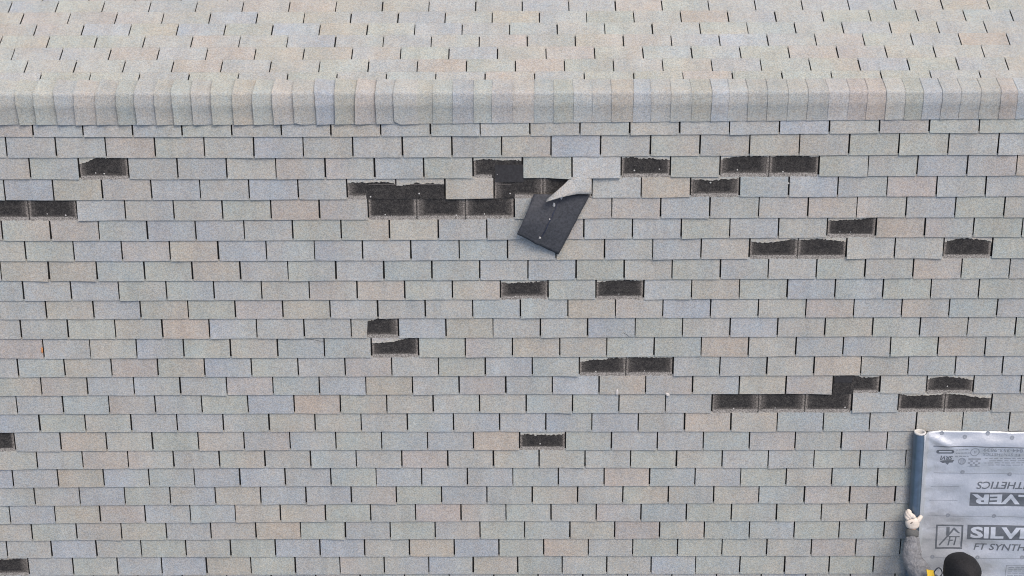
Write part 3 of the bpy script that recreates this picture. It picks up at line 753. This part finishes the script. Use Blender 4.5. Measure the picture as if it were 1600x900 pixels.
# upright and turned name blocks
x, s = PX_silver[0][:2]; BH = .112
pobj('name_block', [pgrid('', x, s, .98, BH, M_INK)], M_INK)
ptext('lettering', 'SILVER', x + .026, s + BH - .016, .082 / CAPH, M_PALE, bold=.040, sx=1.62, d=.0026)
x, s = PX_ftsyn[0][:2]
ptext('lettering', 'FT SYNTHETICS', x, s, .050 / CAPH, M_INK, bold=.014, shear=.22, sx=1.14)
x, s = PX_box_up[0][:2]
pobj('name_block', [pgrid('', x, s, .98, .104, M_INK)], M_INK)
ptext('lettering', 'SILVER', x + .026, s + .017, .074 / CAPH, M_PALE, up=False, bold=.040, sx=1.75, d=.0026, align='RIGHT')
x, s = PX_syn_up[0][:2]
ptext('lettering', 'FT SYNTHETICS', x - .006, s + .004, .052 / CAPH, M_INK, up=False, bold=.014, shear=.22, sx=1.14, align='RIGHT')
x, s = PX_phone[0][:2]
ptext('lettering', '844-353-9839', x, s + .002, .027 / CAPH, M_INK2, up=False, bold=.008, sx=1.25, align='RIGHT')
x, s = PX_ft2[0][:2]
ptext('lettering', 'FT SYNTHETICS', x, s + .001, .022 / CAPH, M_INK2, up=False, bold=.006, sx=1.15, align='RIGHT')
# house logo in a square
x, s = PX_logo[0][:2]; q = .185; t = .012
fr = [pgrid('', x, s, q, t, 0), pgrid('', x + .17 * AV, s + q - t, q, t, 0), pgrid('', x, s + t, t, q - 2 * t, 0), pgrid('', x + q - t, s + t, t, q - 2 * t, 0)]
def pl(pts, d=.0012):
    v2, fs = refine([(a * q, b * q) for a, b in pts], [tuple(range(len(pts)))])
    return [on_sheet(x + a + b * AV, s + b + a * AU, d) for a, b in v2], fs
fr += [pl([(.38, .10), (.50, .10), (.50, .34), (.38, .46)]), pl([(.12, .84), (.66, .10), (.70, .16), (.17, .86), (.12, .86)][0:4]), pl([(.66, .10), (.90, .34), (.82, .34), (.64, .20)]), pl([(.48, .46), (.88, .46), (.88, .50), (.46, .50)]),
       pl([(.50, .50), (.55, .50), (.50, .86), (.45, .86)]), pl([(.51, .62), (.64, .62), (.63, .66), (.50, .66)]), pl([(.72, .50), (.77, .50), (.72, .86), (.67, .86)])]
pobj('logo', fr, M_INK)
# small marks along the upper edge
def ring(cx, cs, r0, r1, n=18):
    vs, fs = [], []
    for i in range(n):
        a = i / n * 6.2832
        for rr in (r0, r1): vs.append(on_sheet(cx + rr * math.cos(a), cs + rr * math.sin(a), .0012))
    for i in range(n): a, b = 2 * i, 2 * ((i + 1) % n); fs.append((a, b, b + 1, a + 1))
    return vs, fs
x, s = PX_badge[0][:2]; w_ = PX_badge[1][0] - x; h_ = .030
def oval(x, s, w, h, n=20):
    vs = [];
    for i in range(n):
        a = i / n * 6.2832; c, d = math.cos(a), math.sin(a)
        px = (w / 2 - h / 2) * (1 if c > 0 else -1) + h / 2 * c
        vs.append(on_sheet(x + w / 2 + px, s + h / 2 + h / 2 * d, .0012))
    return vs, [tuple(range(n))[::-1]]
pobj('badge', [oval(x, s, w_, h_)], M_INK)
o = pobj('badge_bar', [oval(x + .016, s + .010, w_ - .032, h_ - .020)], M_PALE); o.location.z += .0014
x, s = PX_shield[0][:2]
ptext('lettering', 'SRVI', x + .008, s + .004, .032 / CAPH, M_INK, up=False, bold=.02, shear=.2, sx=.95, align='RIGHT')
q = .09; t = 0
pobj('shield_mark', [pl([(.0, .48), (.35, .42), (1.1, .40), (1.0, .60), (.75, .62), (.62, .80), (.45, .62), (.25, .66)])], M_INK)
x, s = PX_ring[0][:2]
pobj('round_mark', [ring(x, s, .018, .026), pgrid('', x - .010, s - .016, .006, .032, 0), pgrid('', x + .004, s - .016, .006, .032, 0)], M_INK2)
x, s = PX_ring2[0][:2]
pobj('round_mark', [ring(x, s, .026, .031), pgrid('', x - .006, s - .010, .004, .02, 0), pgrid('', x + .004, s - .010, .004, .02, 0)], M_INK2)
x, s = PX_pat[0][:2]
pat = [pgrid('', x, s, .083, .012, 0)]
for i in range(5):
    for j in range(3):
        if (i + j) % 2: pat.append(pgrid('', x + .0166 * i, s + .016 + .014 * j, .0155, .012, 0))
pobj('pattern_mark', pat + [pgrid('', x, s + .058, .083, .004, 0)], M_INK2)
# fixing dots, ruled lines and the small print
pobj('printed_line', [pgrid('', PX_line1[0][0], PX_line1[1][1] - .003, 1.2, .0062, 0)], M_INK)
pobj('printed_line', [pgrid('', PX_badge[0][0], s_, 1.1, .003, 0) for s_ in (2.583,)], M_INK2)
for s_ in (2.6815, 2.788, 2.905, 3.0, 3.085, 3.2265):
    pobj('printed_line', [pgrid('', 2.735, s_, .19 if s_ not in (2.905, 3.2265) else 1.1, .0026, 0)], M_INK2)
for a, b, _h in PX_dots: pobj('fixing_mark', [ring(a, b, .0025, .0150)], M_INK2)
for a, b in ((3.53, 2.32), (3.6, 2.60), (3.5, 2.92)): pobj('fixing_mark', [ring(a, b, .0025, .0150)], M_INK2)
small = []
for j in range(4):
    a = PX_phone[0][0] + .02 + .03 * (j % 2)
    while a < 3.6:
        w_ = rnd(.012, .05); small.append(pgrid('', a, 2.474 + .0165 * j, w_, .0055, 0)); a += w_ + rnd(.006, .014)
for j in range(3):
    a = PX_badge[1][0] + .012
    while a < PX_ring2[0][0] - .045: w_ = rnd(.01, .022); small.append(pgrid('', a, 2.404 + .026 * j, w_, .0065, 0)); a += w_ + .005
x, s = PX_box3[0][:2]
small += [pgrid('', x, s, .4, .003, 0), pgrid('', x, s + .003, .003, .11, 0)]
for j in range(6):
    a = x + .018
    while a < x + .36: w_ = rnd(.012, .04); small.append(pgrid('', a, s + .014 + .0165 * j, w_, .0055, 0)); a += w_ + rnd(.005, .012)
tag(pobj('small_print', small, M_INK2), kind='stuff')

# ------------------------------------------------------------------ the worker: kneels below the frame and reaches up the slope
M_SKIN = plain('skin', (0.42, 0.27, 0.20), 0.55, scale=40, var=0.08)
M_JACKET = plain('grey_jersey', (0.20, 0.208, 0.222), 0.9, scale=30, var=0.28, bump=1.0, dist=.022)
M_CUFF = plain('dark_knit_cuff', (0.105, 0.110, 0.110), 0.9, scale=220, var=0.3, bump=0.5)
M_GLOVE = plain('cream_glove', (0.66, 0.60, 0.53), 0.8, scale=45, var=0.16, bump=0.4)
M_SMUDGE = plain('dirty_glove_patch', (0.24, 0.21, 0.18), 0.9, scale=90, var=0.4)
M_BEANIE = plain('black_knit', (0.015, 0.015, 0.017), 0.75, scale=110, var=0.5, bump=1.0, spec=0.3)
M_TROUSER = plain('dark_denim', (0.05, 0.055, 0.07), 0.9, scale=60, var=0.25)
M_BOOT = plain('brown_boot', (0.10, 0.07, 0.045), 0.7, scale=40, var=0.2)
M_YELLOW = plain('yellow_webbing', (0.78, 0.52, 0.03), 0.6, scale=120, var=0.12)
M_STEEL = plain('dark_steel', (0.10, 0.105, 0.115), 0.4, metal=0.8, scale=40, var=0.2)
B = {k: Vector(v) for k, v in BODY.items()}
def skin(name, pts, edges, radii, m, parent, root=0, sub=2, mods=None):
    """continuous body of joined limbs grown round a skeleton of roof points (x, s, h)"""
    me = bpy.data.meshes.new(name); wp = [W(*p) for p in pts]
    me.from_pydata(wp, edges, []); o = bpy.data.objects.new(name, me); COL.objects.link(o)
    md = o.modifiers.new('skin', 'SKIN'); md.use_smooth_shade = True
    for i, v in enumerate(me.skin_vertices[0].data):
        rr = radii[i]; v.radius = rr if isinstance(rr, tuple) else (rr, rr); v.use_root = i == root if not isinstance(root, (set, list)) else i in root
    sb = o.modifiers.new('sub', 'SUBSURF'); sb.levels = sub; sb.render_levels = sub
    dg = bpy.context.evaluated_depsgraph_get(); nm = bpy.data.meshes.new_from_object(o.evaluated_get(dg))
    bpy.data.objects.remove(o); bpy.data.meshes.remove(me)
    vs = [v.co.copy() for v in nm.vertices]; fs = [tuple(p.vertices) for p in nm.polygons]; bpy.data.meshes.remove(nm)
    if mods: vs = [mods(v) for v in vs]
    return mesh_obj(name, vs, fs, m, parent, smooth=True)
person = empty('person', W(B['pelvis'].x, B['pelvis'].y, 0), 'worker in grey jersey, black beanie and cream glove holding the underlayment roll', 'person')
P3 = lambda n: B[n]
hips = B['pelvis']; chest = B['chest']
hl, hr = hips + Vector((-.09, .02, 0)), hips + Vector((.09, .02, 0))
pts = [hips, (hips + chest) / 2 + Vector((0, 0, .05)), chest, B['neck'], B['head'], B['sh_l'], B['el_l'], B['wr_l'], B['sh_r'], B['el_r'], B['wr_r'], hl, B['knee_l'], B['foot_l'], hr, B['knee_r'], B['foot_r'], B['palm'], B['head'] + Vector((0, .0, -.05))]
ed = [(0, 1), (1, 2), (2, 3), (3, 4), (2, 5), (5, 6), (6, 7), (2, 8), (8, 9), (9, 10), (0, 11), (11, 12), (12, 13), (0, 14), (14, 15), (15, 16), (7, 17), (4, 18)]
rad = [.12, .115, .125, .052, .085, .058, .042, .028, .058, .042, .028, .085, .06, .045, .085, .06, .045, .03, .07]
skin('body', pts, ed, rad, M_SKIN, person)
mid = lambda a, b, t: a + (b - a) * t
jp = [hips, (hips + chest) / 2 + Vector((0, 0, .05)), chest, mid(chest, B['neck'], .8), B['sh_l'], mid(B['sh_l'], B['el_l'], .5) + Vector((-.012, 0, .005)), B['el_l'], mid(B['el_l'], B['wr_l'], .5), mid(B['el_l'], B['wr_l'], .84),
      B['sh_r'], B['el_r'], mid(B['el_r'], B['wr_r'], .9)]
def crease(v):
    n1 = nz(v.x * 16, v.y * 22, v.z * 22) * .010 + nz(v.x * 34, v.y * 50, v.z * 50) * .007 + .004 * math.sin(v.y * 95 + v.x * 60 + 6 * nz(v.x * 9, v.y * 9))
    return v + Vector((n1 * .6, n1 * .3, n1))
skin('jacket', jp, [(0, 1), (1, 2), (2, 3), (2, 4), (4, 5), (5, 6), (6, 7), (7, 8), (2, 9), (9, 10), (10, 11)], [.145, .15, .155, .085, .086, .080, .076, .060, .049, .082, .066, .045], M_JACKET, person, sub=3, mods=crease)
skin('cuff', [mid(B['el_l'], B['wr_l'], .70), mid(B['el_l'], B['wr_l'], .95), B['wr_l'] + (B['palm'] - B['wr_l']) * .16], [(0, 1), (1, 2)], [.050, .049, .046], M_CUFF, person)
skin('trousers', [hips, hl, B['knee_l'], mid(B['knee_l'], B['foot_l'], .85), hr, B['knee_r'], mid(B['knee_r'], B['foot_r'], .85)], [(0, 1), (1, 2), (2, 3), (0, 4), (4, 5), (5, 6)], [.15, .105, .078, .06, .105, .078, .06], M_TROUSER, person)
for n in ('l', 'r'):
    f = B['foot_' + n]; skin('boot', [mid(B['knee_' + n], f, .8), f, f + Vector((0, .06, -.03)), f + Vector((0, .03, -.01))], [(0, 1), (1, 2), (2, 3)], [.055, .056, .045, .05], M_BOOT, person)
# left glove: palm over the tube, four bent fingers on its far side, thumb on the near side
pa, wr = B['palm'], B['wr_l']
gp = [wr + (pa - wr) * .1, mid(wr, pa, .62), pa + Vector((-.014, -.026, .008))]; ge = [(0, 1), (1, 2)]; gr = [(.042, .034), (.054, .033), (.053, .030)]
hand_roots = [0]
glove = skin('glove', gp, ge, gr, M_GLOVE, person)
tips = [(-.050, -.030, .022, -.026), (-.046, -.048, .030, -.018), (-.038, -.058, .034, -.008), (-.028, -.050, .032, .003)]
for i, (dx, ds, dh, dk) in enumerate(tips):
    base = pa + Vector((-.036 + .0140 * i, -.010 - .006 * min(i, 2), .004)); k1 = mid(base, pa + Vector((dx, ds, 0)), .5) + Vector((0, -.006, .016)); k2 = pa + Vector((dx, ds, .004)); tp = pa + Vector((dx + .004, ds - .012, -.026))
    skin('finger', [base, k1, k2, tp], [(0, 1), (1, 2), (2, 3)], [.0165, .0158, .0145, .0120], M_GLOVE, glove)
skin('thumb', [pa + Vector((.012, .012, .004)), pa + Vector((.032, -.004, .008)), B['thumb'] + Vector((-.010, .004, .006)), B['thumb'] + Vector((.004, -.004, -.004))], [(0, 1), (1, 2), (2, 3)], [.024, .0195, .0160, .0125], M_GLOVE, glove)
skin('dirt_patch', [pa + Vector((-.030, .012, .026)), pa + Vector((-.014, -.004, .029)), pa + Vector((-.006, .002, .029))], [(0, 1), (1, 2)], [(.007, .004), (.009, .004), (.004, .003)], M_SMUDGE, glove)
# right glove, below the frame
rp = B['wr_r']; g2 = skin('glove', [mid(B['el_r'], rp, .85), rp, rp + Vector((-.03, -.05, .005))], [(0, 1), (1, 2)], [.036, .038, .036], M_GLOVE, person)
for i in range(4): b0 = rp + Vector((-.052 + .018 * i, -.06, .006)); skin('finger', [b0, b0 + Vector((-.004, -.035, .006)), b0 + Vector((-.006, -.055, -.018))], [(0, 1), (1, 2)], [.012, .011, .009], M_GLOVE, g2)
skin('thumb', [rp + Vector((-.02, -.02, 0)), rp + Vector((-.07, -.03, 0)), rp + Vector((-.09, -.05, -.006))], [(0, 1), (1, 2)], [.018, .014, .010], M_GLOVE, g2)
# beanie
def beanie():
    c = W(*B['head']) + Vector((0, 0, .012)); vs, fs = [], []; n, m_ = 28, 16
    ax = (W(*(B['head'] + Vector((0, -.055, .16)))) - c).normalized(); e1 = Vector((1, 0, 0)); e2 = ax.cross(e1).normalized()
    for j in range(m_ + 1):
        t = j / m_; a = t * 2.05
        for i in range(n):
            b = i / n * 6.2832
            rr = .121 * math.sin(a) * (.86 + .14 * min(1, a / 1.57)) if a < 1.57 else .121 - .004 * (a - 1.57)
            z = .138 * math.cos(a)
            f = 1 + .030 * math.cos(5 * b + .6) + .022 * math.sin(3 * b + 1.1) + .012 * math.sin(5 * b) * t * math.sin(a) * (1 - t) + .02 * nz(math.cos(b) * 2, math.sin(b) * 2, t * 3)
            if t > .80: f += .035                                                      # folded brim
            fold = .007 * math.exp(-((b - 1.15) / .22) ** 2) * sm(.05, .4, t)
            f += .035 * math.cos(b - 2.4) * sm(.1, .5, t) * (1 - t)
            vs.append(c + ax * (z * .97 + .012 * math.exp(-(t / .12) ** 2)) + e1 * .016 * (1 - t) + (e1 * math.cos(b) * .97 + e2 * math.sin(b) * 1.0) * (rr * f - fold) * .94)
    for j in range(m_):
        for i in range(n): a, b = j * n + i, j * n + (i + 1) % n; fs.append((a, a + n, b + n, b))
    return mesh_obj('beanie', vs, fs, M_BEANIE, person, smooth=True)
beanie()
# face below the beanie (turned away from the camera)
hc = B['head']
for dx in (-.032, .032): skin('eye', [hc + Vector((dx, -.02, -.115)), hc + Vector((dx, -.022, -.118))], [(0, 1)], [.010, .009], M_CARD, person, sub=1)
skin('nose', [hc + Vector((0, .0, -.115)), hc + Vector((0, .01, -.145)), hc + Vector((0, .02, -.135))], [(0, 1), (1, 2)], [.010, .013, .009], M_SKIN, person, sub=1)
# harness: yellow strap and steel ring on the left shoulder
st = B['strap']
def strap():
    pts_ = [st + Vector((-.022 + .0 * t, .115 * t - .045, .052 + .05 * math.sin(t * 3))) for t in [i / 6 for i in range(7)]]
    vs, fs = [], []
    for p in pts_:
        for dx, dh in ((-.022, -.004), (.022, .006), (.022, .018), (-.022, .010)): vs.append(W(p.x + dx, p.y, p.z + dh))
    for i in range(6):
        for q in range(4): a, b = i * 4 + q, i * 4 + (q + 1) % 4; fs.append((a, b, b + 4, a + 4))
    fs += [(0, 3, 2, 1), (24, 25, 26, 27)]
    return mesh_obj('harness_strap', vs, fs, M_YELLOW, person)
strap()
lp = B['loop']; n = 14
skin('harness_ring', [lp + Vector((.026 * math.sin(i / n * 6.2832) * (1 - .35 * math.cos(i / n * 6.2832)), -.008 - .034 * math.cos(i / n * 6.2832), .045)) for i in range(n)], [(i, (i + 1) % n) for i in range(n)], [.0042] * n, M_STEEL, person, sub=1)
skin('buckle', [st + Vector((.022, .05, .075)), st + Vector((.036, .085, .075))], [(0, 1)], [.018, .018], M_BEANIE, person, sub=1)
